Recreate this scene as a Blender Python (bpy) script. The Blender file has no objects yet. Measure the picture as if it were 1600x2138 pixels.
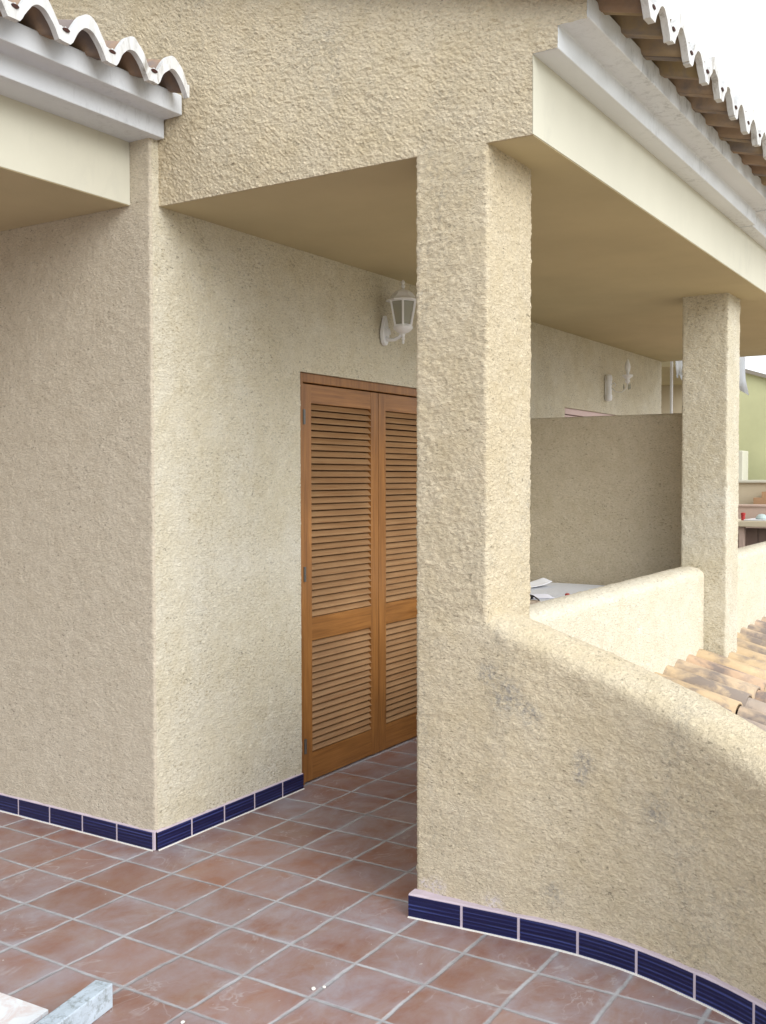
import bpy, bmesh, math, random
import numpy as np
from mathutils import Vector, Matrix, noise
random.seed(7)
R = math.radians
scene = bpy.context.scene
COL = scene.collection

# ------------------------------------------------------------------ camera
cam_d = bpy.data.cameras.new('camera'); cam = bpy.data.objects.new('camera', cam_d); COL.objects.link(cam)
scene.camera = cam
cam_d.sensor_fit = 'HORIZONTAL'; cam_d.sensor_width = 36.0; cam_d.lens = 2162.86 / 1600 * 36
cam_d.clip_start = 0.05; cam_d.clip_end = 2000
yaw, pit, rol = R(45 - 12.751), R(-1.8461), R(-0.1019)
F = Vector((math.cos(yaw), math.sin(yaw), 0)); Rt = Vector((math.sin(yaw), -math.cos(yaw), 0)); U = Vector((0, 0, 1))
F2 = F * math.cos(pit) + U * math.sin(pit); U2 = -F * math.sin(pit) + U * math.cos(pit)
R3 = Rt * math.cos(rol) + U2 * math.sin(rol); U3 = -Rt * math.sin(rol) + U2 * math.cos(rol)
cam.matrix_world = Matrix(((R3.x, U3.x, -F2.x, -3.0102), (R3.y, U3.y, -F2.y, -2.9881), (R3.z, U3.z, -F2.z, 1.5), (0, 0, 0, 1)))

# ------------------------------------------------------------------ world and sun (bright overcast)
SUN_DIR = Vector((-0.30, -0.82, 0.50)).normalized()
world = bpy.data.worlds.new('World'); scene.world = world; world.use_nodes = True
nt = world.node_tree; nt.nodes.clear()
wo = nt.nodes.new('ShaderNodeOutputWorld'); bg = nt.nodes.new('ShaderNodeBackground')
sky = nt.nodes.new('ShaderNodeTexSky'); sky.sky_type = 'NISHITA'; sky.sun_disc = False
sky.sun_elevation = math.asin(SUN_DIR.z); sky.sun_rotation = math.atan2(SUN_DIR.x, SUN_DIR.y)
tc = nt.nodes.new('ShaderNodeTexCoord'); cl = nt.nodes.new('ShaderNodeTexNoise'); cl.inputs['Scale'].default_value = 2.2
cl.inputs['Detail'].default_value = 5
rmp = nt.nodes.new('ShaderNodeValToRGB'); rmp.color_ramp.elements[0].position = 0.15; rmp.color_ramp.elements[1].position = 0.75
rmp.color_ramp.elements[0].color = (8.2, 8.7, 9.3, 1); rmp.color_ramp.elements[1].color = (10.6, 11.0, 11.5, 1)
mx = nt.nodes.new('ShaderNodeMixRGB'); mx.inputs['Fac'].default_value = 0.88
nt.links.new(tc.outputs['Generated'], cl.inputs['Vector']); nt.links.new(cl.outputs['Fac'], rmp.inputs['Fac'])
nt.links.new(sky.outputs['Color'], mx.inputs['Color1']); nt.links.new(rmp.outputs['Color'], mx.inputs['Color2'])
nt.links.new(mx.outputs['Color'], bg.inputs['Color']); bg.inputs['Strength'].default_value = 0.084
nt.links.new(bg.outputs['Background'], wo.inputs['Surface'])
sun_d = bpy.data.lights.new('sun', 'SUN'); sun_d.energy = 1.5; sun_d.angle = R(45); sun_d.color = (1.0, 0.985, 0.955)
sun = bpy.data.objects.new('sun', sun_d); COL.objects.link(sun)
sun.rotation_euler = (-SUN_DIR).to_track_quat('-Z', 'Y').to_euler(); sun.location = (0, -6, 9)
scene.view_settings.view_transform = 'Standard'; scene.view_settings.look = 'None'
scene.view_settings.gamma = 1; scene.view_settings.exposure = 0.97
scene.render.resolution_x = 766; scene.render.resolution_y = 1024

# ------------------------------------------------------------------ helpers
def link(o, parent=None):
    COL.objects.link(o)
    if parent is not None: o.parent = parent
    return o
def tag(o, label=None, cat=None, group=None, kind=None):
    if label: o['label'] = label
    if cat: o['category'] = cat
    if group: o['group'] = group
    if kind: o['kind'] = kind
    return o
def empty(name, loc=(0, 0, 0)):
    o = bpy.data.objects.new(name, None); o.location = loc; o.empty_display_size = .2
    return link(o)
class MB:
    """collects shapes in world coordinates, links them as one mesh"""
    def __init__(s): s.v = []; s.f = []; s.m = []
    def add(s, v, f, mi=0):
        n = len(s.v); s.v += [tuple(p) for p in v]; s.f += [tuple(i + n for i in q) for q in f]; s.m += [mi] * len(f)
    def box(s, x0, x1, y0, y1, z0, z1, mi=0):
        v = [(x, y, z) for z in (z0, z1) for y in (y0, y1) for x in (x0, x1)]
        s.add(v, [(0, 2, 3, 1), (4, 5, 7, 6), (0, 1, 5, 4), (2, 6, 7, 3), (0, 4, 6, 2), (1, 3, 7, 5)], mi)
    def obox(s, c, ax, ay, az, hx, hy, hz, mi=0):
        c = Vector(c); ax = Vector(ax).normalized(); ay = Vector(ay).normalized(); az = Vector(az).normalized()
        v = [c + ax * (i * hx) + ay * (j * hy) + az * (k * hz) for k in (-1, 1) for j in (-1, 1) for i in (-1, 1)]
        s.add(v, [(0, 2, 3, 1), (4, 5, 7, 6), (0, 1, 5, 4), (2, 6, 7, 3), (0, 4, 6, 2), (1, 3, 7, 5)], mi)
    def lathe(s, c, prof, n=20, mi=0):
        v = []; f = []
        for r, z in prof:
            for k in range(n):
                a = 2 * math.pi * k / n; v.append((c[0] + r * math.cos(a), c[1] + r * math.sin(a), c[2] + z))
        for i in range(len(prof) - 1):
            for k in range(n):
                a = i * n + k; b = i * n + (k + 1) % n; f.append((a, b, b + n, a + n))
        f.append(tuple(range(n - 1, -1, -1))); f.append(tuple((len(prof) - 1) * n + k for k in range(n)))
        s.add(v, f, mi)
    def tube(s, pts, r, n=8, mi=0):
        pts = [Vector(p) for p in pts]; v = []; f = []
        rr = r if isinstance(r, (list, tuple)) else [r] * len(pts)
        for i, p in enumerate(pts):
            t = (pts[min(i + 1, len(pts) - 1)] - pts[max(i - 1, 0)]).normalized()
            a = t.cross(Vector((0, 0, 1)));
            if a.length < 1e-3: a = Vector((1, 0, 0))
            a.normalize(); b = t.cross(a)
            for k in range(n):
                q = 2 * math.pi * k / n; v.append(p + (a * math.cos(q) + b * math.sin(q)) * rr[i])
        for i in range(len(pts) - 1):
            for k in range(n): f.append((i * n + k, i * n + (k + 1) % n, (i + 1) * n + (k + 1) % n, (i + 1) * n + k))
        f.append(tuple(range(n - 1, -1, -1))); f.append(tuple((len(pts) - 1) * n + k for k in range(n)))
        s.add(v, f, mi)
    def prism(s, outline, axis, a, b, mi=0):
        """outline: 2-D points of the two other axes, extruded along axis from a to b"""
        n = len(outline); v = []
        for t in (a, b):
            for p in outline:
                q = list(p); q.insert(axis, t); v.append(tuple(q))
        f = [(i, (i + 1) % n, (i + 1) % n + n, i + n) for i in range(n)] + [tuple(range(n - 1, -1, -1)), tuple(range(n, 2 * n))]
        s.add(v, f, mi)
    def build(s, name, mats, parent=None, smooth=False, bevel=0, weld=False, origin=None):
        me = bpy.data.meshes.new(name)
        off = Vector((0, 0, 0))
        if parent is not None: off = wloc(parent)
        elif origin is not None: off = Vector(origin)
        me.from_pydata([tuple(Vector(p) - off) for p in s.v] if off.length else s.v, [], s.f)
        if not isinstance(mats, (list, tuple)): mats = [mats]
        for m in mats: me.materials.append(m)
        for p, mi in zip(me.polygons, s.m): p.material_index = mi
        bm = bmesh.new(); bm.from_mesh(me)
        if weld: bmesh.ops.remove_doubles(bm, verts=bm.verts, dist=0.0004)
        bmesh.ops.recalc_face_normals(bm, faces=bm.faces)
        if smooth:
            for f in bm.faces: f.smooth = True
        bm.to_mesh(me); bm.free()
        o = bpy.data.objects.new(name, me)
        if parent is None and origin is not None: o.location = origin
        link(o, parent)
        if bevel:
            b = o.modifiers.new('bevel', 'BEVEL'); b.width = bevel; b.segments = 2; b.limit_method = 'ANGLE'; b.angle_limit = R(40)
        return o
def wloc(o):
    l = Vector(o.location)
    while o.parent is not None: o = o.parent; l += Vector(o.location)
    return l

# rough-cast relief: a function of place only, so neighbouring pieces agree at their joints
def relief(x, y, z, amp=1.0):
    h = (x + y)
    a = noise.noise(Vector((x * 46 + h * 6, y * 46, z * 84 + h * 12)))
    b = noise.noise(Vector((x * 19, y * 19, z * 30 + 7)))
    c = noise.noise(Vector((x * 90, y * 90, z * 120 + 3)))
    lump = max(0.0, a + 0.35 * b - 0.05)
    return amp * (lump * 0.0045 + b * 0.0014 + c * 0.0038 - 0.001)
def steps(a, b, h):
    n = max(1, int(math.ceil(abs(b - a) / h))); return [a + (b - a) * i / n for i in range(n)]
def round_path(pts, r, h, closed=False):
    """plan path with rounded corners; pts = (x, y[, step]); returns list of (x,y,nx,ny,s), normal to the left-hand side flipped so it points outwards for paths run with the room on the right"""
    P = [Vector(p[:2]) for p in pts]; n = len(P); out = []
    segs = n if closed else n - 1
    st = [(p[2] if len(p) > 2 else h) for p in pts]
    for i in range(segs):
        a = P[i]; b = P[(i + 1) % n]; d = (b - a).normalized(); nr = Vector((d.y, -d.x))
        ra = r if (closed or i > 0) else 0; rb = r if (closed or i < segs - 1) else 0
        A = a + d * ra; B = b - d * rb
        for t in steps(0, (B - A).length, st[i]): out.append((A + d * t, nr))
        if rb:
            out.append((B, nr))
            c = P[(i + 2) % n]; d2 = (c - b).normalized(); n2 = Vector((d2.y, -d2.x))
            cross = d.x * d2.y - d.y * d2.x
            B2 = b + d2 * r
            for k in (1, 2, 3):
                t = k / 4; q = B * (1 - t) ** 2 + b * 2 * t * (1 - t) + B2 * t * t
                out.append((q, (nr * (1 - t) + n2 * t).normalized()))
        elif not closed and i == segs - 1: out.append((b, nr))
    return out
def loft(mb, path, zs, holes=(), closed=False, amp=1.0, cap=True, depth=.1, flip=1):
    n = len(path); base = len(mb.v); V = []
    for z in zs:
        for (p, nr) in path:
            d = relief(p.x, p.y, z, amp) if amp else 0
            V.append((p.x + nr.x * d * flip, p.y + nr.y * d * flip, z))
    Fc = []; m = n if closed else n - 1
    for j in range(len(zs) - 1):
        zc = (zs[j] + zs[j + 1]) / 2
        for i in range(m):
            k = (i + 1) % n
            c = (path[i][0] + path[k][0]) / 2
            if any(h[0] < c.x < h[1] and h[4] < c.y < h[5] and h[2] < zc < h[3] for h in holes): continue
            Fc.append((j * n + i, j * n + k, (j + 1) * n + k, (j + 1) * n + i))
    if closed and cap:
        Fc.append(tuple((len(zs) - 1) * n + i for i in range(n)))
    mb.add(V, Fc)

# ------------------------------------------------------------------ materials
def new_mat(name):
    m = bpy.data.materials.new(name); m.use_nodes = True; t = m.node_tree
    b = t.nodes['Principled BSDF']; return m, t, b
def N(t, typ, **kw):
    n = t.nodes.new(typ)
    for k, v in kw.items():
        if k in n.inputs.keys(): n.inputs[k].default_value = v
        else: setattr(n, k, v)
    return n
def ramp(t, src, stops):
    r = t.nodes.new('ShaderNodeValToRGB'); e = r.color_ramp.elements
    while len(e) < len(stops): e.new(0.5)
    for i, (p, c) in enumerate(stops): e[i].position = p; e[i].color = (c[0], c[1], c[2], 1) if not isinstance(c, (int, float)) else (c, c, c, 1)
    t.links.new(src, r.inputs['Fac']); return r.outputs['Color']
def mixc(t, fac, a, b, mode='MIX'):
    m = t.nodes.new('ShaderNodeMixRGB'); m.blend_type = mode
    for i, s in (('Fac', fac), ('Color1', a), ('Color2', b)):
        if isinstance(s, (int, float)): m.inputs[i].default_value = s
        elif isinstance(s, tuple): m.inputs[i].default_value = (s[0], s[1], s[2], 1)
        else: t.links.new(s, m.inputs[i])
    return m.outputs['Color']
def math_n(t, op, a, b=0.0, c=None):
    m = t.nodes.new('ShaderNodeMath'); m.operation = op
    for i, s in enumerate((a, b) if c is None else (a, b, c)):
        if isinstance(s, (int, float)): m.inputs[i].default_value = s
        else: t.links.new(s, m.inputs[i])
    return m.outputs[0]
def coords(t, scale=(1, 1, 1)):
    g = t.nodes.new('ShaderNodeNewGeometry'); mp = t.nodes.new('ShaderNodeMapping'); mp.inputs['Scale'].default_value = scale
    t.links.new(g.outputs['Position'], mp.inputs['Vector']); return mp.outputs['Vector']
def noise_t(t, vec, scale, detail=4, rough=.55, dist=0):
    n = N(t, 'ShaderNodeTexNoise', Scale=scale, Detail=detail, Roughness=rough, Distortion=dist); t.links.new(vec, n.inputs['Vector']); return n.outputs['Fac']
def bump(t, b, h, strength, dist, prev=None):
    n = N(t, 'ShaderNodeBump', Strength=strength, Distance=dist); t.links.new(h, n.inputs['Height'])
    if prev is not None: t.links.new(prev, n.inputs['Normal'])
    t.links.new(n.outputs['Normal'], b.inputs['Normal']); return n.outputs['Normal']
def stucco(name, c1, c2, pale, patch=.5, bumpk=1.0, stain=0.2, scuffs=(), rough_patches=False):
    m, t, b = new_mat(name); v = coords(t)
    big = noise_t(t, v, 2.3, 5, .6); mid = noise_t(t, v, 11, 5, .65)
    col = mixc(t, ramp(t, mid, [(.32, 0.), (.68, 1.)]), c1, c2)
    col = mixc(t, ramp(t, big, [(.44, 0.), (.70, patch * .45)]), col, pale)
    v2 = coords(t, (1, 1, 1.7))
    grain = noise_t(t, v2, 95, 4, .62)
    col = mixc(t, 1.0, col, ramp(t, grain, [(.30, .82), (.5, 1.0), (.72, 1.06)]), 'MULTIPLY')
    # grey weathering blotches
    s1 = noise_t(t, coords(t, (1, 1, .45)), 3.1, 6, .72, .4)
    s2 = noise_t(t, v, 55, 5, .72)
    sm = math_n(t, 'MULTIPLY', ramp(t, s1, [(.50, 0.), (.68, 1.)]), ramp(t, s2, [(.46, 0.), (.62, 1.)]))
    sm = math_n(t, 'MULTIPLY', sm, stain)
    col = mixc(t, sm, col, (.17, .17, .17))
    if rough_patches:      # the rough lumps of this wall are worn down in places; elsewhere their shadow strokes are painted in dark
        rp = math_n(t, 'MULTIPLY', ramp(t, noise_t(t, v, 4.2, 5, .65), [(.42, 0.), (.58, 1.)]), ramp(t, noise_t(t, coords(t, (1, 1, 2.2)), 50, 5, .7), [(.52, 0.), (.62, .85)]))
        col = mixc(t, rp, col, (.40, .34, .23))
    for (sx_, sy_, sz_, sr) in scuffs:
        g2 = t.nodes.new('ShaderNodeNewGeometry'); dn = t.nodes.new('ShaderNodeVectorMath'); dn.operation = 'DISTANCE'
        t.links.new(g2.outputs['Position'], dn.inputs[0]); dn.inputs[1].default_value = (sx_ if sx_ < 1 else sx_ - 1, sy_, sz_)
        f = ramp(t, math_n(t, 'DIVIDE', dn.outputs['Value'], sr), [(.25, 1.), (1., 0.)])
        f = math_n(t, 'MULTIPLY', f, ramp(t, noise_t(t, v, 70, 5, .75), [(.42, 0.), (.62, .72)]))
        col = mixc(t, f, col, (.20, .205, .22) if sx_ < 1 else (.70, .64, .70))
    t.links.new(col, b.inputs['Base Color']); b.inputs['Roughness'].default_value = .93
    b.inputs['Specular IOR Level'].default_value = .2
    lv = coords(t, (1, 1, 1.9)); rot = lv.node; rot.inputs['Rotation'].default_value = (.18, .12, 0)
    lump = ramp(t, noise_t(t, lv, 66, 4, .66, .0), [(.42, 0.), (.50, .4), (.58, .85), (.75, 1.)])
    lump = math_n(t, 'MULTIPLY', lump, ramp(t, noise_t(t, v, 5.5, 4, .6), [(.38, .60), (.60, 1.)]))
    n0 = bump(t, b, lump, .8 * bumpk, .0055)
    n1 = bump(t, b, grain, .6 * bumpk, .006, n0)
    bump(t, b, noise_t(t, v2, 260, 3, .6), .35 * bumpk, .002, n1)
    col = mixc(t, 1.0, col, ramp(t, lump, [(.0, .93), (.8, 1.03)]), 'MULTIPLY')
    pit = ramp(t, noise_t(t, lv, 52, 5, .7, .0), [(.35, .45), (.42, 1.)])  # small shadows in pits and under lumps, painted into the colour
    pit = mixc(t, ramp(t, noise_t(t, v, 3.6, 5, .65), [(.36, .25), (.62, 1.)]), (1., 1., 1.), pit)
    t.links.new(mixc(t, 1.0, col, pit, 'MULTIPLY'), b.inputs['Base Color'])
    return m
M = {}
SCUFFS = [(.05, -1.535, .79, .085), (.05, -1.62, .74, .055), (.05, -1.80, .61, .05), (.05, -1.467, .86, .05), (.05, -1.79, .56, .04), (.03, -1.70, .17, .06), (.03, -2.05, .50, .07), (.0, -2.25, .40, .05), (1.045, -1.275, .10, .05), (1.045, -1.225, .105, .025), (1.045, -1.49, .088, .05)]
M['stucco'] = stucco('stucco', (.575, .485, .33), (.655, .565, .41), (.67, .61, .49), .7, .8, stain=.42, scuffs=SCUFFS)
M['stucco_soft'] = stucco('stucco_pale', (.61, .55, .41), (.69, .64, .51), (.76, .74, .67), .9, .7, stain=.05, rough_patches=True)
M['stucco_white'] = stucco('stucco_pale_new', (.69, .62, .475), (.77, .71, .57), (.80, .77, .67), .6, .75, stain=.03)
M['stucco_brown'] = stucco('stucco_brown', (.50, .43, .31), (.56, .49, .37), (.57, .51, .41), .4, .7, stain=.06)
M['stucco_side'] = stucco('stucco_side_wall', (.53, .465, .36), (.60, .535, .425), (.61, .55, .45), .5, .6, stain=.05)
def paint(name, c, rough=.75, var=.08, stain=0.0, stain_c=(.12, .13, .14), sscale=6):
    m, t, b = new_mat(name); v = coords(t)
    n = noise_t(t, v, 1.7, 6, .6)
    col = mixc(t, 1.0, c, ramp(t, n, [(.25, 1 - var), (.75, 1 + var)]), 'MULTIPLY')
    if stain:
        s = noise_t(t, coords(t, (1, 1, .35)), sscale, 7, .75, .6); s2 = noise_t(t, v, 1.3, 2, .5)
        f = math_n(t, 'MULTIPLY', ramp(t, s, [(.50, 0.), (.70, 1.)]), ramp(t, s2, [(.42, 0.), (.6, 1.)]))
        col = mixc(t, math_n(t, 'MULTIPLY', f, stain), col, stain_c)
    t.links.new(col, b.inputs['Base Color']); b.inputs['Roughness'].default_value = rough
    b.inputs['Specular IOR Level'].default_value = .3
    bump(t, b, noise_t(t, v, 60, 4, .6), .12, .003)
    return m
M['cream'] = paint('cream_render', (.58, .565, .47), .85, .05, .18, (.3, .3, .28), 9)
M['ceiling'] = paint('ceiling_paint', (.50, .43, .27), .9, .09)
M['white'] = paint('white_cornice_paint', (.70, .73, .76), .7, .05, .65, (.16, .17, .18), 30)
M['white_side'] = paint('white_side_cornice_paint', (.64, .67, .71), .7, .04, .25, (.16, .17, .18), 30)
M['white_clean'] = paint('white_enamel', (.80, .81, .83), .35, .03)
M['white_rim'] = paint('white_limewash', (.62, .625, .62), .85, .20, .9, (.22, .19, .15), 24)
M['pinkmortar'] = paint('pink_grout', (.54, .46, .52), .9, .12)
M['pinkframe'] = paint('pink_painted_frame', (.62, .46, .44), .5, .05)
M['green'] = paint('green_yellow_render', (.53, .53, .31), .9, .10)
M['beige'] = paint('beige_render', (.60, .52, .38), .9, .08)
M['brick'] = paint('brown_brick', (.42, .26, .15), .9, .15)
M['pinkwall'] = paint('pinkish_render', (.50, .38, .32), .9, .1)
M['darkwood'] = paint('dark_brown_boards', (.17, .12, .10), .7, .2)
M['darkroof'] = paint('dark_roof_edge', (.25, .22, .18), .8, .1)
M['greymetal'] = paint('grey_hinge_metal', (.16, .155, .145), .4, .1); M['greymetal'].node_tree.nodes['Principled BSDF'].inputs['Metallic'].default_value = .7
M['pole'] = paint('white_pole_paint', (.66, .66, .67), .45, .03)
M['cloth'] = paint('white_cloth', (.82, .84, .90), .9, .03)
M['paper'] = paint('white_paper', (.76, .77, .86), .7, .02)
M['black'] = paint('black_plastic', (.012, .012, .014), .18, .05)
M['red'] = paint('red_plastic', (.36, .03, .03), .35, .05)
M['teal'] = paint('green_and_white_plastic', (.40, .48, .46), .4, .1)
M['cork'] = paint('tan_leather', (.40, .32, .24), .6, .1)
M['plastic_white'] = paint('white_slatted_plastic', (.62, .64, .68), .4, .04)
M['hole'] = paint('hole_shade', (.05, .02, .015), .9, .1)  # near-black colour standing in for shade inside slat gaps and nail holes
M['crumb'] = paint('mortar_crumb', (.75, .73, .68), .9, .1)
def mat_glass():
    m, t, b = new_mat('frosted_grey_glass'); b.inputs['Base Color'].default_value = (.55, .55, .47, 1); b.inputs['Roughness'].default_value = .25
    b.inputs['Transmission Weight'].default_value = .55; b.inputs['IOR'].default_value = 1.3
    bump(t, b, noise_t(t, coords(t), 90, 2), .2, .003); return m
M['glass'] = mat_glass()
def mat_bar():
    m, t, b = new_mat('pale_blue_painted_timber'); v = coords(t, (1.2, 5, 5))
    n = noise_t(t, v, 9, 6, .7, .5); n2 = noise_t(t, coords(t), 38, 5, .75)
    col = mixc(t, ramp(t, n, [(.35, 0.), (.65, 1.)]), (.52, .61, .70), (.40, .47, .53))
    col = mixc(t, ramp(t, n2, [(.50, 0.), (.64, .75)]), col, (.20, .23, .23))
    t.links.new(col, b.inputs['Base Color']); b.inputs['Roughness'].default_value = .55; bump(t, b, n2, .35, .004); return m
M['bar'] = mat_bar()
def mat_board():
    m, t, b = new_mat('pink_stained_white_board'); v = coords(t)
    n = noise_t(t, v, 13, 5, .65, .8)
    col = mixc(t, ramp(t, n, [(.44, 0.), (.62, 1.)]), (.80, .84, .88), (.70, .63, .62))
    t.links.new(col, b.inputs['Base Color']); b.inputs['Roughness'].default_value = .5; return m
M['board'] = mat_board()
def mat_cloth():
    m, t, b = new_mat('white_thin_cloth'); tr = t.nodes.new('ShaderNodeBsdfTranslucent'); tr.inputs['Color'].default_value = (.95, .97, 1., 1)
    b.inputs['Base Color'].default_value = (.84, .87, .93, 1); b.inputs['Roughness'].default_value = .9
    mxs = t.nodes.new('ShaderNodeMixShader'); mxs.inputs[0].default_value = .8
    t.links.new(b.outputs[0], mxs.inputs[1]); t.links.new(tr.outputs[0], mxs.inputs[2]); t.links.new(mxs.outputs[0], t.nodes['Material Output'].inputs['Surface']); return m
M['laundry'] = mat_cloth()
def mat_floor():
    m, t, b = new_mat('terracotta_floor_tiles')
    g = t.nodes.new('ShaderNodeNewGeometry'); sx = t.nodes.new('ShaderNodeSeparateXYZ'); t.links.new(g.outputs['Position'], sx.inputs[0])
    v = coords(t)
    wob = noise_t(t, v, 2.2, 3); wob2 = noise_t(t, coords(t, (1.3, .8, 1)), 3.1, 3)
    wx = math_n(t, 'MULTIPLY', math_n(t, 'SUBTRACT', wob, .5), .024); wy = math_n(t, 'MULTIPLY', math_n(t, 'SUBTRACT', wob2, .5), .024)
    u = math_n(t, 'DIVIDE', math_n(t, 'ADD', math_n(t, 'SUBTRACT', sx.outputs[0], -.3894), wx), .2425)
    w = math_n(t, 'DIVIDE', math_n(t, 'ADD', math_n(t, 'SUBTRACT', sx.outputs[1], .0175), wy), .2495)
    fu = math_n(t, 'ABSOLUTE', math_n(t, 'SUBTRACT', math_n(t, 'FRACT', u), .5)); fw = math_n(t, 'ABSOLUTE', math_n(t, 'SUBTRACT', math_n(t, 'FRACT', w), .5))
    edge = math_n(t, 'MAXIMUM', fu, fw)                      # .5 at the joint centre
    wn = noise_t(t, v, 55, 4, .6)
    edge = math_n(t, 'ADD', edge, math_n(t, 'ADD', math_n(t, 'MULTIPLY', math_n(t, 'SUBTRACT', wn, .5), .022), math_n(t, 'MULTIPLY', math_n(t, 'SUBTRACT', noise_t(t, v, 3.7, 3), .52), .030)))
    grout = ramp(t, edge, [(.462, 0.), (.486, .92)])
    cu = math_n(t, 'FLOOR', u); cw = math_n(t, 'FLOOR', w)
    cx = t.nodes.new('ShaderNodeCombineXYZ'); t.links.new(cu, cx.inputs[0]); t.links.new(cw, cx.inputs[1])
    wnn = t.nodes.new('ShaderNodeTexWhiteNoise'); t.links.new(cx.outputs[0], wnn.inputs['Vector'])
    sp = t.nodes.new('ShaderNodeSeparateXYZ'); t.links.new(wnn.outputs['Color'], sp.inputs[0])
    # each tile gets its own slice of cloudy firing colour
    off = t.nodes.new('ShaderNodeVectorMath'); off.operation = 'MULTIPLY_ADD'
    t.links.new(wnn.outputs['Color'], off.inputs[0]); off.inputs[1].default_value = (9, 9, 9); t.links.new(v, off.inputs[2])
    n1 = noise_t(t, off.outputs[0], 6.5, 6, .62, .5)
    col = ramp(t, n1, [(.26, (.23, .080, .036)), (.44, (.275, .115, .064)), (.60, (.30, .155, .10)), (.78, (.34, .235, .19))])
    tone = ramp(t, sp.outputs[0], [(0., .80), (.5, .90), (1., 1.02)])
    col = mixc(t, 1.0, col, tone, 'MULTIPLY')
    # dry cement film, cloudy; its lilac grey also paints in the sky's sheen
    hz = noise_t(t, coords(t, (1, 1.4, 1)), 3.6, 8, .72, .35)
    film = math_n(t, 'MULTIPLY', ramp(t, hz, [(.36, 0.15), (.66, 1.)]), .68)
    nearj = ramp(t, edge, [(.36, 0.), (.47, .40)])
    film = math_n(t, 'MAXIMUM', film, nearj) if False else math_n(t, 'ADD', film, math_n(t, 'MULTIPLY', nearj, ramp(t, noise_t(t, v, 9, 4), [(.4, .0), (.65, .7)])))
    film = math_n(t, 'MULTIPLY', film, ramp(t, sp.outputs[1], [(0., .55), (1., 1.15)]))
    col = mixc(t, film, col, (.36, .35, .40))
    # thin chalky trails left by wiped mortar
    tr = math_n(t, 'ABSOLUTE', math_n(t, 'SUBTRACT', noise_t(t, coords(t, (1, 1.2, 1)), 4.5, 3, .5, 1.6), .5))
    trm = math_n(t, 'MULTIPLY', ramp(t, tr, [(.0, .8), (.022, 0.)]), ramp(t, noise_t(t, v, 3.1, 5, .7), [(.50, 0.), (.62, .55)]))
    col = mixc(t, trm, col, (.50, .47, .48))
    spots = noise_t(t, v, 34, 3, .5)
    col = mixc(t, ramp(t, spots, [(.735, 0.), (.75, .8)]), col, (.62, .58, .56))
    gcol = mixc(t, ramp(t, noise_t(t, v, 5, 5, .7), [(.38, 0.), (.62, 1.)]), (.28, .28, .29), (.45, .465, .49))
    col = mixc(t, grout, col, gcol)
    t.links.new(col, b.inputs['Base Color'])
    rg = mixc(t, grout, ramp(t, n1, [(.3, .34), (.7, .55)]), (.9, .9, .9)); t.links.new(rg, b.inputs['Roughness'])
    b.inputs['Specular IOR Level'].default_value = .5
    hgt = math_n(t, 'SUBTRACT', math_n(t, 'MULTIPLY', noise_t(t, v, 8, 4), .35), math_n(t, 'MULTIPLY', grout, 1.0))
    bump(t, b, hgt, .6, .004)
    return m
M['floor'] = mat_floor()
def mat_blue():
    m, t, b = new_mat('cobalt_glazed_tile')
    g = t.nodes.new('ShaderNodeNewGeometry'); sx = t.nodes.new('ShaderNodeSeparateXYZ'); t.links.new(g.outputs['Position'], sx.inputs[0])
    cx = t.nodes.new('ShaderNodeCombineXYZ')
    t.links.new(math_n(t, 'MULTIPLY', sx.outputs[0], 1.5), cx.inputs[0]); t.links.new(math_n(t, 'MULTIPLY', sx.outputs[1], 1.5), cx.inputs[1]); t.links.new(math_n(t, 'MULTIPLY', sx.outputs[2], 150), cx.inputs[2])
    n = math_n(t, 'ADD', math_n(t, 'MULTIPLY', noise_t(t, cx.outputs[0], 1.0, 3, .6), .8), math_n(t, 'MULTIPLY', math_n(t, 'ADD', math_n(t, 'SINE', math_n(t, 'MULTIPLY', sx.outputs[2], 470.0)), 1.0), .12))
    col = ramp(t, n, [(.30, (.005, .005, .03)), (.58, (.010, .012, .065)), (.80, (.05, .07, .24))])
    t.links.new(col, b.inputs['Base Color']); b.inputs['Roughness'].default_value = .28; b.inputs['Specular IOR Level'].default_value = .35
    bump(t, b, n, .6, .003); return m
M['blue'] = mat_blue()
def mat_wood(name, vert, dark=(.19, .075, .018), light=(.37, .165, .045), rough=.42):
    m, t, b = new_mat(name)
    v = coords(t, (26, 26, 1.6) if vert else (1.6, 26, 40))
    n = noise_t(t, v, 1.6, 6, .65, .7); n2 = noise_t(t, coords(t), 2.2, 4)
    col = mixc(t, ramp(t, n, [(.3, 0.), (.7, 1.)]), dark, light)
    col = mixc(t, 1.0, col, ramp(t, n2, [(.3, .82), (.7, 1.12)]), 'MULTIPLY')
    t.links.new(col, b.inputs['Base Color']); b.inputs['Roughness'].default_value = rough
    bump(t, b, n, .12, .002); return m
M['wood_v'] = mat_wood('varnished_wood_upright', True)
M['wood_h'] = mat_wood('varnished_wood_rail', False)
M['wood_s'] = mat_wood('faded_wood_slats', False, (.25, .125, .05), (.36, .215, .105), .5)
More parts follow.
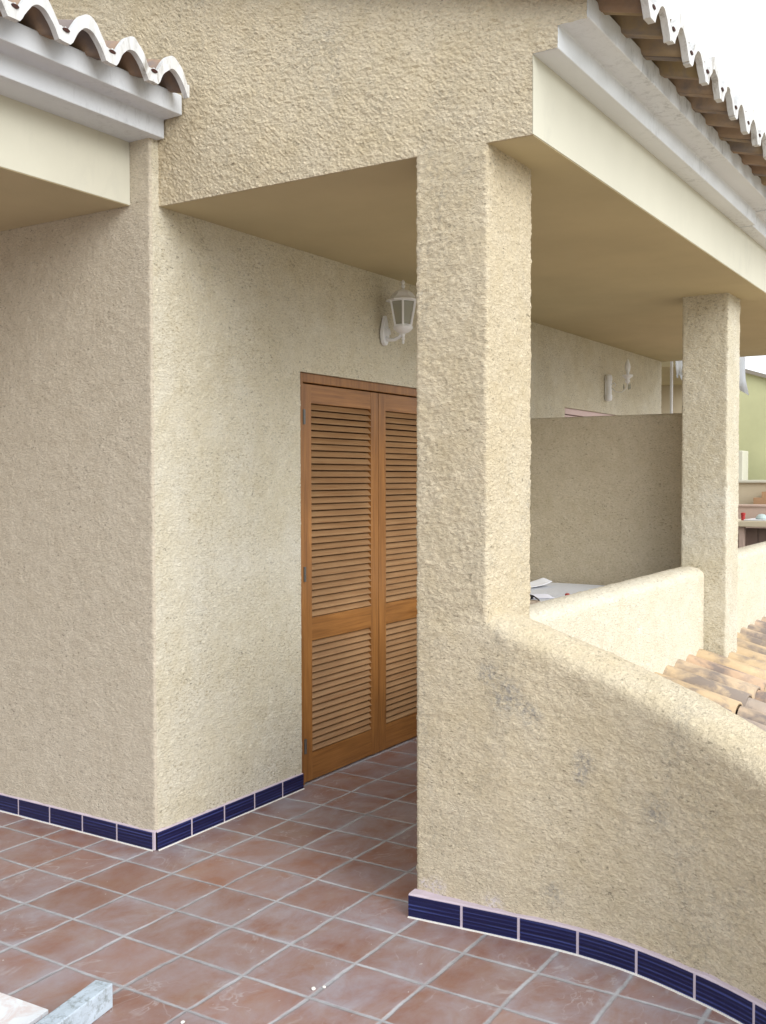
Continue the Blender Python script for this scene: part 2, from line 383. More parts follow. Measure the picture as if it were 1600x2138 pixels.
def mat_roof(name, cols, stain=.8):
    m, t, b = new_mat(name); g = t.nodes.new('ShaderNodeNewGeometry'); v = coords(t)
    rnd = g.outputs['Random Per Island']
    base = ramp(t, rnd, cols)
    n = noise_t(t, v, 7, 6, .65, .4)
    base = mixc(t, 1.0, base, ramp(t, n, [(.25, .78), (.75, 1.15)]), 'MULTIPLY')
    off = t.nodes.new('ShaderNodeVectorMath'); off.operation = 'ADD'; cb = t.nodes.new('ShaderNodeCombineXYZ')
    t.links.new(math_n(t, 'MULTIPLY', rnd, 40), cb.inputs[0]); t.links.new(v, off.inputs[0]); t.links.new(cb.outputs[0], off.inputs[1])
    s = noise_t(t, off.outputs[0], 5.0, 5, .6, .3)
    base = mixc(t, math_n(t, 'MULTIPLY', ramp(t, s, [(.47, 0.), (.62, 1.)]), stain), base, (.16, .14, .14))
    t.links.new(base, b.inputs['Base Color']); b.inputs['Roughness'].default_value = .85; bump(t, b, noise_t(t, v, 70, 4), .3, .003); return m
M['rooftile'] = mat_roof('buff_clay_roof_tile', [(0., (.52, .38, .23)), (.35, (.58, .43, .26)), (.6, (.50, .38, .27)), (.8, (.56, .36, .21)), (1., (.44, .37, .31))], .8)
M['eavetile'] = mat_roof('dark_clay_tile', [(0., (.28, .21, .11)), (.5, (.34, .25, .17)), (1., (.27, .18, .12))], .8)  # dark olive brown clay with random blotches
def mat_ground():
    m, t, b = new_mat('dry_earth'); n = noise_t(t, coords(t), .4, 6)
    t.links.new(ramp(t, n, [(.3, (.24, .21, .15)), (.7, (.34, .30, .22))]), b.inputs['Base Color']); b.inputs['Roughness'].default_value = .95; return m
M['ground'] = mat_ground()

# ------------------------------------------------------------------ dimensions (metres, solved from the photograph)
X0 = .048; P1, P2, P3 = -1.19, -1.463, -1.620; H = 2.590; L = 6.636; PX = .402

# ------------------------------------------------------------------ ground, terrace floor
g = MB(); g.box(-400, 400, -400, 400, -3.4, -3.2); tag(g.build('ground', M['ground']), kind='structure')
g = MB(); g.prism([(-7, 5), (-7, -4.6), (-2.2, -3.75), (-1.35, -3.42), (-.42, -2.88), (-.03, -2.5), (.2, -2.1), (.26, -1.7), (.26, -1.31), (6.9, -1.31), (6.9, 5)], 2, -.25, 0.0)
tag(g.build('terrace_floor', M['floor']), kind='structure')

# ------------------------------------------------------------------ house
house = empty('terraced_house', (3, 2, 0))
tag(house, 'sand coloured roughcast terraced house with roofed porch and louvred wooden door', 'house')
DOORS = [(.985, 2.46, -1, 2.014, -.05, .05), (4.275, 5.74, -1, 2.03, -.05, .05)]
w = MB()
path = round_path([(0, 4.6, .05), (0, 1.6, .011), (0, 0, .0085), (.985, 0, .012), (2.46, 0, .02), (4.275, 0, .02), (5.74, 0, .02), (L, 0, .05), (L, 2.5, .05)], 0, .01)
# round only the outer corner near the camera
path = round_path([(0, 4.6, .06), (0, 1.6, .012)], 0, .01)[:-1] + round_path([(0, 1.6, .009), (0, 0, .0085), (.985, 0)], .012, .01) + \
    round_path([(.985, 0, .015), (2.46, 0)], 0, .01)[1:] + round_path([(2.46, 0, .02), (4.275, 0)], 0, .01)[1:] + \
    round_path([(4.275, 0, .025), (5.74, 0)], 0, .01)[1:] + round_path([(5.74, 0, .02), (L, 0, .05), (L, 2.5)], .02, .01)[1:]
# path runs clockwise seen from above with the house on its left, so the outside is on the right
zs = steps(0, 2.014, .0085) + [2.014, 2.03] + steps(2.038, 2.60, .0085) + steps(2.60, 2.86, .0085) + [2.86]
loft(w, path, zs, DOORS, amp=.75, flip=1)
for (a, b_, z0, z1, _, _) in DOORS:      # reveals
    w.add([(a, 0, 0), (a, .12, 0), (a, .12, z1), (a, 0, z1), (b_, 0, 0), (b_, .12, 0), (b_, .12, z1), (b_, 0, z1)], [(0, 1, 2, 3), (4, 7, 6, 5), (3, 2, 6, 7)])
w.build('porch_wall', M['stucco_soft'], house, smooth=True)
ww = w.v
# the long side wall has darker plaster than the sheltered porch wall
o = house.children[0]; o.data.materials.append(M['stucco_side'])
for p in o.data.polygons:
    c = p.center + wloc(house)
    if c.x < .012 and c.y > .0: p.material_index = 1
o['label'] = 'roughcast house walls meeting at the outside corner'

# gable wall over the porch opening, its outline stepping out under the eaves
def gable_top(y): return 3.005 + .305 * (y + 1.80)
gw = MB()
ysb = steps(-1.80, -1.705, .0095) + steps(-1.705, P3, .0085) + steps(P3, 0.30, .0085) + steps(.30, 2.2, .05) + [2.2]
zsb = steps(H, 2.842, .0085) + steps(2.842, 2.91, .0085) + steps(2.91, 3.0, .009) + [3.0]
nup = 60
V = []; rows = len(zsb) + nup
for y in ysb:
    for k in range(rows):
        z = zsb[k] if k < len(zsb) else 3.0 + (gable_top(y) - 3.0) * ((k - len(zsb) + 1) / nup)
        V.append((X0 - relief(X0, y, z, .95), y, z))
Fq = []
for i in range(len(ysb) - 1):
    yc = (ysb[i] + ysb[i + 1]) / 2
    for k in range(rows - 1):
        if k < len(zsb) - 1:
            zc = (zsb[k] + zsb[k + 1]) / 2
            if zc < 2.842 and yc < P3: continue
            if zc < 2.91 and yc < -1.705: continue
            if zc < 2.86 and yc > .03: continue
        Fq.append((i * rows + k, (i + 1) * rows + k, (i + 1) * rows + k + 1, i * rows + k + 1))
gw.add(V, Fq)
# soffit edge of the gable wall between wall and pillar, and its front return
ys2 = steps(P3, .0, .0085) + [0.0]
Vu = []
for y in ys2:
    for k, x in enumerate((X0 + .004, X0 + .010, X0 + .013)):
        Vu.append((x - (relief(X0, y, H, .95) + .004 if k == 0 else 0), y, H + (0 if k == 0 else .001)))
gw.add(Vu, [(i * 3 + k, (i + 1) * 3 + k, (i + 1) * 3 + k + 1, i * 3 + k + 1) for i in range(len(ys2) - 1) for k in range(2)])
gw.prism([(P3 + .004, H + .004), (P3 + .004, 2.852), (-1.695, 2.852), (-1.695, 2.922), (-1.79, 2.922), (-1.79, 3.0), (2.2, gable_top(2.2) - .02), (2.2, H + .3), (.2, H + .3), (.02, H + .004)], 0, X0 + .014, .25)
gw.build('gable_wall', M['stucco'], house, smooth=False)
for p in house.children[-1].data.polygons[:len(Fq)]: p.use_smooth = True

# ceiling over the porch and side wall backing
c = MB(); c.box(X0 + .012, L, P3 + .003, .14, H, H + .12); c.build('porch_ceiling', M['ceiling'], house)
c = MB(); c.box(X0 + .006, L + .004, P3, P3 + .12, H + .003, 2.845)
be = c.build('porch_beam', M['cream'], house); be['label'] = 'smooth cream edge beam under the porch eaves'
c = MB(); c.box(-6, -.001, .11, .26, 2.600, 2.853)
be = c.build('side_beam', M['cream'], house); be['label'] = 'smooth cream edge beam of the side canopy'
c = MB(); c.box(-6.1, -.002, .113, 4.6, 2.597, 2.70); c.build('side_ceiling', M['ceiling'], house)
c = MB(); c.box(.02, L, .02, .3, 2.72, 2.9); 
# cornices: two steps, run along x
def corn2(name, xa, xb, ys, z0, lab, mat='white'):
    m = MB()
    m.prism([(ys[0], z0), (ys[1], z0 - .001), (ys[1], z0 + .072), (ys[2], z0 + .073), (ys[2], z0 + .150), (ys[0], z0 + .24)], 0, xa, xb)
    q = m.build(name, M[mat], house, bevel=.004); q['label'] = lab; return q
corn2('cornice', X0 + .004, 2.735, (P3 + .06, -1.705, -1.802), 2.842, 'white stepped cornice above the porch beam')
corn2('cornice', 2.75, L, (P3 + .06, -1.690, -1.790), 2.842, 'white stepped cornice above the far porch beam')
corn2('cornice', -6, X0 - .006, (.16, -.04, -.136), 2.850, 'white stepped cornice above the side canopy beam', 'white_side')

# pillars
def pillar(x0, x1, y0, y1, z0, z1, mat, step, lab):
    m = MB(); pth = round_path([(x0, y1), (x0, y0), (x1, y0), (x1, y1)], .014, step, closed=True)
    loft(m, pth, steps(z0, z1, step) + [z1], closed=True, amp=.95)
    q = m.build('pillar', mat, house, smooth=True); q['label'] = lab; return q
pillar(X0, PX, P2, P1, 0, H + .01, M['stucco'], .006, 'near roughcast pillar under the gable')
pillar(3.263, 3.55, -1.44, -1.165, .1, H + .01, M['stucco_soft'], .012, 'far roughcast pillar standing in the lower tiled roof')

# roof tiles: S-shaped clay tiles in courses
def tile_profile(p, pitch, h):
    """height over the pan for phase p in 0..1 (pan at p=0)"""
    a = .20
    if p < a or p > 1 - .05: 
        return .0
    q = (p - a) / (1 - .05 - a)
    return h * (max(0, math.sin(math.pi * q)) ** .9)
def roof_tiles(mb, xv, pitch, ntile, y_edge, z_edge, slope, ncourse, length=.36, h=.080, th=.014, sgn=1, jitter=.004, xmin=-99, xmax=99):
    """courses run up from the eave at y_edge towards +y (sgn=1)"""
    K = 22
    for ci in range(ncourse):
        for k in range(ntile):
            jx = random.uniform(-jitter, jitter); jz = random.uniform(-jitter, jitter) * .7; jy = random.uniform(-1, 1) * jitter * (2.2 if ci else .6)
            ya = y_edge + sgn * (ci * length) + jy; yb = ya + sgn * (length + .06)
            za = z_edge + slope * ci * length + .016 + jz; zb = za + slope * (length + .06) - .016
            xa0 = xv + k * pitch
            V = []; Fc = []
            tw = 1.06
            rowsn = 3
            for r_ in range(rowsn):
                f = r_ / (rowsn - 1); y = ya + (yb - ya) * f; z = za + (zb - za) * f; ww_ = 1 - .05 * f
                for s in (0, 1):
                    for i in range(K + 1):
                        ph = i / K * tw; x = xa0 + jx + ((i / K * tw) - .5) * pitch * ww_ + .5 * pitch
                        x = min(max(x, xmin), xmax)
                        e = tile_profile(min(ph, 1.0), pitch, h * (1 - .06 * f))
                        V.append((x, y, z + e + (th if s == 0 else 0)))
            n = K + 1
            for r_ in range(rowsn - 1):
                for i in range(K):
                    a0 = r_ * 2 * n + i; b0 = (r_ + 1) * 2 * n + i
                    Fc.append((a0, a0 + 1, b0 + 1, b0)); Fc.append((a0 + n, b0 + n, b0 + n + 1, a0 + n + 1))
                a0 = r_ * 2 * n; b0 = (r_ + 1) * 2 * n
                Fc.append((a0, b0, b0 + n, a0 + n)); a0 += K; b0 += K; Fc.append((a0, a0 + n, b0 + n, b0))
            for i in range(K):
                Fc.append((i, i + n, i + n + 1, i + 1)); q = (rowsn - 1) * 2 * n + i; Fc.append((q, q + 1, q + n + 1, q + n))
            mb.add(V, Fc)
def tile_rim(mb, holes, xv, pitch, ntile, y_edge, z_edge, h=.080, xmin=-99, xmax=99):
    """white-washed tile ends with the pan filled a little and a nail hole in it"""
    K = 22; n = K + 1
    for k in range(ntile):
        y0, y1 = y_edge - .011, y_edge + .012; V = []; jz = random.uniform(-.005, .004)
        for y in (y0, y1):
            for s in (0, 1):
                for i in range(n):
                    ph = i / K; x = min(max(xv + k * pitch + i / K * pitch, xmin), xmax)
                    e = tile_profile(ph, pitch, h)
                    top = max(e + .033, .040 - .22 * abs(ph - .085)) if (ph < .3) else e + .033
                    wv = .0045 * noise.noise(Vector((x * 40, y_edge, s * 9)))
                    V.append((x, y + wv, z_edge + jz + .012 + (top if s == 0 else e - .014 + wv)))
        Fc = []
        for i in range(K):
            Fc += [(i, i + n, i + n + 1, i + 1), (2 * n + i, 2 * n + i + 1, 3 * n + i + 1, 3 * n + i), (i, i + 1, 2 * n + i + 1, 2 * n + i), (n + i, 3 * n + i, 3 * n + i + 1, n + i + 1)]
        Fc += [(0, 2 * n, 3 * n, n), (K, n + K, 3 * n + K, 2 * n + K)]
        mb.add(V, Fc)
        cx = xv + k * pitch + .085 * pitch
        if cx > xmin + .02 and cx < xmax - .02:
            V = []; q = 12
            for y in (y0 - .0035, y0 + .004):
                for i in range(q):
                    a = 2 * math.pi * i / q; V.append((cx + .0155 * math.cos(a), y, z_edge + jz + .046 + .0065 * math.sin(a) - .008))
            holes.add(V, [tuple(range(q)), tuple(range(2 * q - 1, q - 1, -1))] + [(i, i + q, (i + 1) % q + q, (i + 1) % q) for i in range(q)])
def eave_roof(name, lab, xv, ntile, y_edge, z_edge, ncourse, pitch, xmin, xmax):
    m = MB(); roof_tiles(m, xv, pitch, ntile, y_edge, z_edge, .30, ncourse, xmin=xmin, xmax=xmax)
    r_ = m.build(name, M['eavetile'], house, smooth=True); r_['label'] = lab
    for p in r_.data.polygons: p.use_smooth = True
    a = MB(); hl = MB(); tile_rim(a, hl, xv, pitch, ntile, y_edge, z_edge, xmin=xmin, xmax=xmax)
    a.add(hl.v, hl.f, 1); a.build('tile_edging', [M['white_rim'], M['hole']], r_)
    return r_
eave_roof('porch_roof', 'clay tiled roof over the porch with white tile ends', .178 - 1 * .2065 - .018, 32, -1.955, 2.918, 8, .2065, -.01, 9)
eave_roof('side_roof', 'clay tiled roof of the side canopy with white tile ends', -.821 - 24 * .2035 - .018, 28, -.225, 2.953, 7, .2035, -9, X0 - .008)

# skirting tiles
def skirting(pathpts, tile, parent, h=.073, th=.010, first=None, base=0.0):
    """pathpts: dense plan polyline of the wall foot; outside on the right"""
    P = [Vector(p) for p in pathpts]; S = [0]
    for a, b_ in zip(P, P[1:]): S.append(S[-1] + (b_ - a).length)
    def at(s):
        for i in range(len(P) - 1):
            if s <= S[i + 1] or i == len(P) - 2:
                d = (P[i + 1] - P[i]).normalized(); return P[i] + d * (s - S[i]), Vector((d.y, -d.x))
    m = MB(); s = 0
    while s < S[-1] - .01:
        e = min(s + tile - .010, S[-1])
        n = 5; V = []
        for i in range(n):
            p, nr = at(s + (e - s) * i / (n - 1))
            for (o_, z) in ((.0, 0), (th, 0.002), (th, h - .002), (th - .002, h), (0, h)): q = p + nr * o_; V.append((q.x, q.y, z + base))
        Fc = [(i * 5 + j, (i + 1) * 5 + j, (i + 1) * 5 + (j + 1) % 5, i * 5 + (j + 1) % 5) for i in range(n - 1) for j in range(5)]
        Fc += [(4, 3, 2, 1, 0), tuple((n - 1) * 5 + j for j in range(5))]
        m.add(V, Fc); s += tile
    sk = m.build('skirting', M['blue'], parent)
    # mortar behind and over the tiles
    m = MB(); V = []; ss = steps(0, S[-1], .04) + [S[-1]]
    for s in ss:
        p, nr = at(s); wv = .004 * noise.noise(Vector((s * 12, base, 3))) + .003 * noise.noise(Vector((s * 45, 1, 3)))
        for (o_, z) in ((-.045, 0), (th - .0018, 0.0), (th - .0018, h + .001), (.001, h + .004 + wv), (-.045, h + .004 + wv)): q = p + nr * o_; V.append((q.x, q.y, z + base + .001))
    n = len(ss)
    Fc = [(i * 5 + j, (i + 1) * 5 + j, (i + 1) * 5 + (j + 1) % 5, i * 5 + (j + 1) % 5) for i in range(n - 1) for j in range(5)] + [(4, 3, 2, 1, 0), tuple((n - 1) * 5 + j for j in range(5))]
    m.add(V, Fc); m.build('mortar', M['pinkmortar'], sk)
    # thin grout line on the floor
    m = MB(); V = []
    for s in ss:
        p, nr = at(s); wv = .002 * noise.noise(Vector((s * 60, 5, 3)))
        for (o_, z) in ((th - .003, .0035), (th + .005 + wv, .0035), (th + .006 + wv, .0)): q = p + nr * o_; V.append((q.x, q.y, z))
    m.add(V, [(i * 3 + j, (i + 1) * 3 + j, (i + 1) * 3 + j + 1, i * 3 + j + 1) for i in range(n - 1) for j in range(2)]); m.build('floor_grout', M['crumb'], sk)
    return sk
q1 = skirting([(-.001, .0 + 5 * 4 * .2065), (-.001, 0.0)], .2065, house)
q2 = skirting([(-.0005, -.001), (.984, -.001)], .2065, house)
for q in (q1, q2): q['label'] = 'dark cobalt blue tile skirting along the house wall'

# the louvred wooden door
def louvre_door(name, xa, xb, ztop, lab, woodv, woodh, woods, detailed=True):
    fr = MB(); yf = .018
    fr.box(xa, xa + .048, yf, .10, 0, ztop); fr.box(xb - .048, xb, yf, .10, 0, ztop)
    fr.box(xa + .048, xb - .048, yf, .10, ztop - .046, ztop)
    fr.box(xa + .02, xb - .02, .088, .11, .01, ztop - .02, 1)  # dark backing panel, stands in for the shade between the slats
    d = fr.build(name, [woodv, M['hole']], house, bevel=.003); d['label'] = lab
    mid = (xa + xb) / 2; gap = .004
    for (a, b_, side) in ((xa + .052, mid - gap / 2, 0), (mid + gap / 2, xb - .052, 1)):
        m = MB(); y0, y1 = .026, .062; st = .072; zb, zt = .008, ztop - .052
        m.box(a, a + st, y0, y1, zb, zt, 0); m.box(b_ - st, b_, y0, y1, zb, zt, 0)
        e = .0015
        for (z0, z1) in ((zb, .145), (.70, .815), (zt - .092, zt)): m.box(a + st, b_ - st, y0 + e, y1 - e, z0, z1, 1)
        for (z0, z1, cnt) in ((.145, .70, 17), (.815, zt - .092, 32)):
            dz = (z1 - z0) / cnt
            for i in range(cnt):
                z = z0 + dz * (i + .5); tl = R(40 + random.uniform(-2.5, 2.5))
                c_ = ((a + b_) / 2, (y0 + y1) / 2 - .004, z + random.uniform(-.0008, .0008))
                m.obox(c_, (1, 0, random.uniform(-.002, .002)), (0, math.sin(tl), math.cos(tl)), (0, -math.cos(tl), math.sin(tl)), (b_ - a) / 2 - st + .004, dz * .52, .0034, 2)
        m.build('shutter_leaf', [woodv, woodh, woods], d, bevel=.0015)
    if detailed:
        for z in (1.80, 1.035, .19):
            m = MB(); m.lathe((xa + .054, .018, z - .036), [(.0075, 0), (.0075, .034), (.0055, .0345), (.0055, .0365), (.0075, .037), (.0075, .072)], 12)
            m.box(xa + .044, xa + .0475, .0155, .019, z - .036, z + .036)
            m.build('hinge', M['greymetal'], d)
    return d
louvre_door('wooden_door', .985, 2.46, 2.014, 'varnished brown louvred double door of the near porch', M['wood_v'], M['wood_h'], M['wood_s'])
pd = louvre_door('wooden_door', 4.275, 5.74, 2.03, 'pinkish door head showing over the partition wall', M['pinkframe'], M['pinkframe'], M['pinkframe'], False)

# ------------------------------------------------------------------ parapets and partition
def sweep_wall(path, thick, ztop_fn, mat, name, label, step=.009, zbot=0.0, rnd=.07, amp=.95, cat='wall', endcap=True, parent=None, fine_below=True, origin=None, group=None):
    """path: dense list of (Vector2, normal to the front face). Profile: front face up, rounded top, back face down"""
    m = MB(); V = []; n = None
    for (p, nr) in path:
        zt = ztop_fn(p); prof = []
        for z in np.arange(zbot, zt - rnd, step): prof.append((0.0, float(z), 1, 0))
        # resample so every column has the same number of rows
        nz = 110
        prof = [(0.0, zbot + (zt - rnd - zbot) * i / nz, 1, 0) for i in range(nz)]
        for i in range(12):
            a = math.pi / 2 * i / 12; prof.append((-(thick / 2 - .0) * (1 - math.cos(a)), zt - rnd + rnd * math.sin(a) ** .8, math.cos(a), math.sin(a)))
        for i in range(13):
            a = math.pi / 2 * (1 - i / 12); prof.append((-thick + (thick / 2) * (1 - math.cos(a)), zt - rnd + rnd * math.sin(a) ** .8, -math.cos(a), math.sin(a)))
        for i in range(1, 9): prof.append((-thick, zt - rnd - (zt - rnd - zbot) * i / 8, -1, 0))
        n = len(prof)
        for (o_, z, a, b_) in prof:
            x, y = p.x + nr.x * o_, p.y + nr.y * o_; d = relief(x, y, z, amp)
            V.append((x + nr.x * a * d, y + nr.y * a * d, z + b_ * d))
    k = len(path)
    Fc = [(i * n + j, (i + 1) * n + j, (i + 1) * n + j + 1, i * n + j + 1) for i in range(k - 1) for j in range(n - 1)]
    if endcap: Fc += [tuple(range(n)), tuple((k - 1) * n + j for j in range(n - 1, -1, -1))]
    m.add(V, Fc)
    q = m.build(name, mat, parent, smooth=True, origin=origin)
    if parent is None: tag(q, label, cat, group)
    return q
def smooth_path(pts, step):
    """Catmull-Rom through pts; normal to the right of travel"""
    P = [Vector(p) for p in pts]; out = []
    Q = [2 * P[0] - P[1]] + P + [2 * P[-1] - P[-2]]
    for i in range(1, len(Q) - 2):
        n = max(1, int((Q[i + 1] - Q[i]).length / step))
        for k in range(n):
            t = k / n; a, b_, c_, d = Q[i - 1], Q[i], Q[i + 1], Q[i + 2]
            out.append(.5 * ((2 * b_) + (c_ - a) * t + (2 * a - 5 * b_ + 4 * c_ - d) * t * t + (3 * b_ - a - 3 * c_ + d) * t ** 3))
    out.append(P[-1]); res = []
    for i, p in enumerate(out):
        d = (out[min(i + 1, len(out) - 1)] - out[max(i - 1, 0)]).normalized(); res.append((p, Vector((d.y, -d.x)) * 1.0))
    return res
SK = [(.001, -1.192), (.017, -1.373), (.033, -1.573), (.040, -1.773), (.016, -1.971), (-.038, -2.153), (-.111, -2.329), (-.23, -2.52), (-.40, -2.72), (-.63, -2.91), (-.95, -3.10), (-1.35, -3.26)]
off = .034
skp = smooth_path(SK, .0095)
wall_front = []
for (p, nr) in skp:                      # travel is towards -y: the right-hand side is -x, i.e. the terrace side
    o_ = max(.014, .0445 - p.x) if p.y > -1.75 else .014
    wall_front.append((p - nr * o_, nr))
wp = [(p, nr) for (p, nr) in wall_front if p.y < P1 - .004]
def ztop1(p):
    z = min(1.050 - .3615 * (-1.5 - p.y), 1.062)
    return max(z, .55 - .02 * (-p.x))
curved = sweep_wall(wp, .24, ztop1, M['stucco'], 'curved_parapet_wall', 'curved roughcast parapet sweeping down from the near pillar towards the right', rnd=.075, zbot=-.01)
sk3 = skirting([tuple(p) for (p, nr) in skp], .2015, curved, h=.075, th=.008)
ctail = smooth_path([(-1.35, -3.245), (-2.4, -3.6), (-6.9, -4.4)], .2)
tw_ = MB()
for nm, xa, xb, lab in (('straight_parapet_wall', PX - .02, 3.265, 'pale roughcast parapet between the near and far pillars'), ('straight_parapet_wall', 3.545, 6.9, 'pale roughcast parapet beyond the far pillar')):
    pts = [(Vector((x, -1.31)), Vector((0, -1))) for x in steps(xa, xb, .012) + [xb]]
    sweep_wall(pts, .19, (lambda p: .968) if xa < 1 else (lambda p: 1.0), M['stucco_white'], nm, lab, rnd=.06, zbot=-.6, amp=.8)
# partition between the two porches
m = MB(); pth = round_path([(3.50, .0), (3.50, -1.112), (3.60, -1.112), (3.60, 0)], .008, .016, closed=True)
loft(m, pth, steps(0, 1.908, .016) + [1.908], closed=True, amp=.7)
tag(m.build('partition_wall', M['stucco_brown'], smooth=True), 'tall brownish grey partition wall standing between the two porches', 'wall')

# ------------------------------------------------------------------ lower tiled roof
m = MB()
def low_tiles():
    pitch = .2125; K = 18; slope = -.29
    x = 1.05; k = 0
    while x < 8.8:
        for ci in range(9):
            jx = random.uniform(-.005, .005); jz = random.uniform(-.004, .004); jy = random.uniform(-.012, .012)
            L_ = .40; ya = -1.29 - ci * L_ + (0 if ci == 0 else jy) - (.05 if ci else 0) + (k % 2) * 0; yb = ya - L_ - .05
            z_of = lambda y: .425 + slope * (-1.29 - y)
            V = []; Fc = []; n = K + 1; f0 = .96
            for r_ in range(3):
                f = r_ / 2; y = ya + (yb - ya) * f; wsc = .965 + .045 * f; z = .425 + slope * (-1.29 - y) * 1 + .013 * f + jz
                for s in (0, 1):
                    for i in range(n):
                        t_ = i / K; a = math.pi * t_; ww_ = .088 * wsc
                        V.append((x + jx - ww_ * math.cos(a), y, z + .066 * wsc * math.sin(a) ** .85 - s * .014))
            for r_ in range(2):
                for i in range(K):
                    a0 = r_ * 2 * n + i; b0 = (r_ + 1) * 2 * n + i
                    Fc += [(a0, a0 + 1, b0 + 1, b0), (a0 + n, b0 + n, b0 + n + 1, a0 + n + 1)]
            for i in range(K): q = 4 * n + i; Fc.append((q, q + 1, q + n + 1, q + n))
            m.add(V, Fc)
            # pan tile between the covers
            V = []
            for r_ in range(2):
                f = r_; y = ya + (yb - ya) * f; z = .425 + slope * (-1.29 - y) + .012 * f
                for i in range(7): t_ = i / 6; V.append((x + pitch / 2 + (t_ - .5) * .09, y, z + .012 * (2 * t_ - 1) ** 2 - .004))
            m.add(V, [(i, i + 1, i + 8, i + 7) for i in range(6)])
        x += pitch; k += 1
low_tiles()
lr = m.build('lower_tiled_roof', M['rooftile'], smooth=True)
tag(lr, 'buff clay barrel tile roof sloping away below the parapets', 'roof')
b_ = MB(); b_.prism([(-1.25, .40), (-1.25, -3.2), (-4.7, -3.2), (-4.7, -.60)], 0, 1.0, 8.9)
b_.build('roof_bedding', M['beige'], lr)

# ------------------------------------------------------------------ lamps on the porch wall
def wall_lantern():
    r_ = empty('wall_lantern', (1.72, 0, 2.30)); tag(r_, 'white coach lantern with tapered glass body on the porch wall above the wooden door', 'wall lamp')
    x, yc = 1.72, -.132
    m = MB()
    # teardrop back plate
    out = []
    for i in range(28):
        a = 2 * math.pi * i / 28; rr = .036 * (1 + .0 * math.cos(a)); zx = math.sin(a)
        out.append((x + .034 * math.cos(a) * (1 - .55 * max(0, zx)), 2.285 + .072 * zx + (.018 * max(0, zx))))
    m.prism([(p[0], p[1]) for p in out], 1, -.028, -.006)
    m.build('back_plate', M['white_clean'], r_, bevel=.004)
    m = MB(); m.tube([(x, -.012, 2.262), (x, -.040, 2.243), (x, -.075, 2.240), (x, -.108, 2.252), (x, -.128, 2.278)], [.013, .010, .009, .009, .010], 10)
    m.tube([(x, -.012, 2.305), (x, -.03, 2.31), (x, -.045, 2.298), (x, -.05, 2.27)], .006, 8)
    m.build('arm', M['white_clean'], r_, smooth=True)
    c_ = (x, yc, 0)
    m = MB(); m.lathe(c_, [(.004, 2.215), (.008, 2.222), (.006, 2.232), (.010, 2.240), (.007, 2.252), (.012, 2.268), (.030, 2.276), (.046, 2.288), (.052, 2.296), (.052, 2.306), (.047, 2.310)], 24)
    m.build('base_cup', M['white_clean'], r_, smooth=False)
    m = MB(); hx = 6
    for k in range(hx):
        a = 2 * math.pi * (k + .5) / hx; m.tube([(x + .047 * math.cos(a), yc + .047 * math.sin(a), 2.306), (x + .074 * math.cos(a), yc + .074 * math.sin(a), 2.440)], .0055, 6)
    for (rr, z) in ((.074, 2.440), (.048, 2.310)):
        pts = [(x + rr * math.cos(2 * math.pi * (k + .5) / hx), yc + rr * math.sin(2 * math.pi * (k + .5) / hx), z) for k in range(hx + 1)]
        m.tube(pts, .006, 6)
    m.build('cage', M['white_clean'], r_)
    m = MB(); V = []
    for (rr, z) in ((.045, 2.308), (.071, 2.438)):
        V += [(x + rr * math.cos(2 * math.pi * (k + .5) / hx), yc + rr * math.sin(2 * math.pi * (k + .5) / hx), z) for k in range(hx)]
    m.add(V, [(k, (k + 1) % hx, (k + 1) % hx + hx, k + hx) for k in range(hx)]); m.build('glass_pane', M['glass'], r_)
    m = MB(); m.lathe(c_, [(.090, 2.438), (.092, 2.446), (.080, 2.452), (.066, 2.462), (.052, 2.482), (.034, 2.496), (.012, 2.502), (.006, 2.508), (.010, 2.514), (.012, 2.520), (.006, 2.527), (.009, 2.534), (.010, 2.541), (.003, 2.552)], 6)
    m.build('roof_cap', M['white_clean'], r_)
wall_lantern()
def sconce():
    r_ = empty('candle_wall_lamp', (5.13, 0, 2.24)); tag(r_, 'white candle style wall lamp beyond the partition with bare bulb and upright back plate', 'wall lamp')
    x, yc = 5.13, -.186
    m = MB(); m.lathe((x, -.030, 0), [(.010, 2.127), (.024, 2.133), (.028, 2.150), (.028, 2.175), (.023, 2.182), (.023, 2.290), (.028, 2.297), (.028, 2.322), (.022, 2.340), (.008, 2.346)], 18)
    m.box(x - .02, x + .02, -.03, -.004, 2.14, 2.33)
    m.build('back_plate', M['white_clean'], r_, smooth=False)
    m = MB(); m.tube([(x, -.05, 2.235), (x, -.09, 2.200), (x, -.14, 2.195), (x, -.18, 2.225), (x, yc, 2.275)], .0032, 8)
    m.tube([(x, -.05, 2.26), (x, -.075, 2.275), (x, -.09, 2.26), (x, -.08, 2.245)], .004, 8); m.build('arm', M['white_clean'], r_, smooth=True)
    m = MB(); m.lathe((x, yc, 0), [(.006, 2.262), (.016, 2.272), (.022, 2.285), (.014, 2.295), (.020, 2.302), (.040, 2.318), (.044, 2.332), (.040, 2.334), (.014, 2.330)], 20)
    m.build('drip_cup', M['white_clean'], r_)
    m = MB(); m.lathe((x, yc, 0), [(.012, 2.330), (.012, 2.350), (.020, 2.372), (.024, 2.392), (.020, 2.420), (.011, 2.448), (.003, 2.462)], 16)
    m.build('bulb', M['white_clean'], r_, smooth=True)
    for a in (0, 2.1, 4.2):
        m = MB(); m.lathe((x + .03 * math.cos(a), yc + .03 * math.sin(a), 0), [(.002, 2.215), (.008, 2.228), (.006, 2.245), (.001, 2.262)], 8)
        m.build('glass_drop', M['glass'], r_, smooth=True)
sconce()

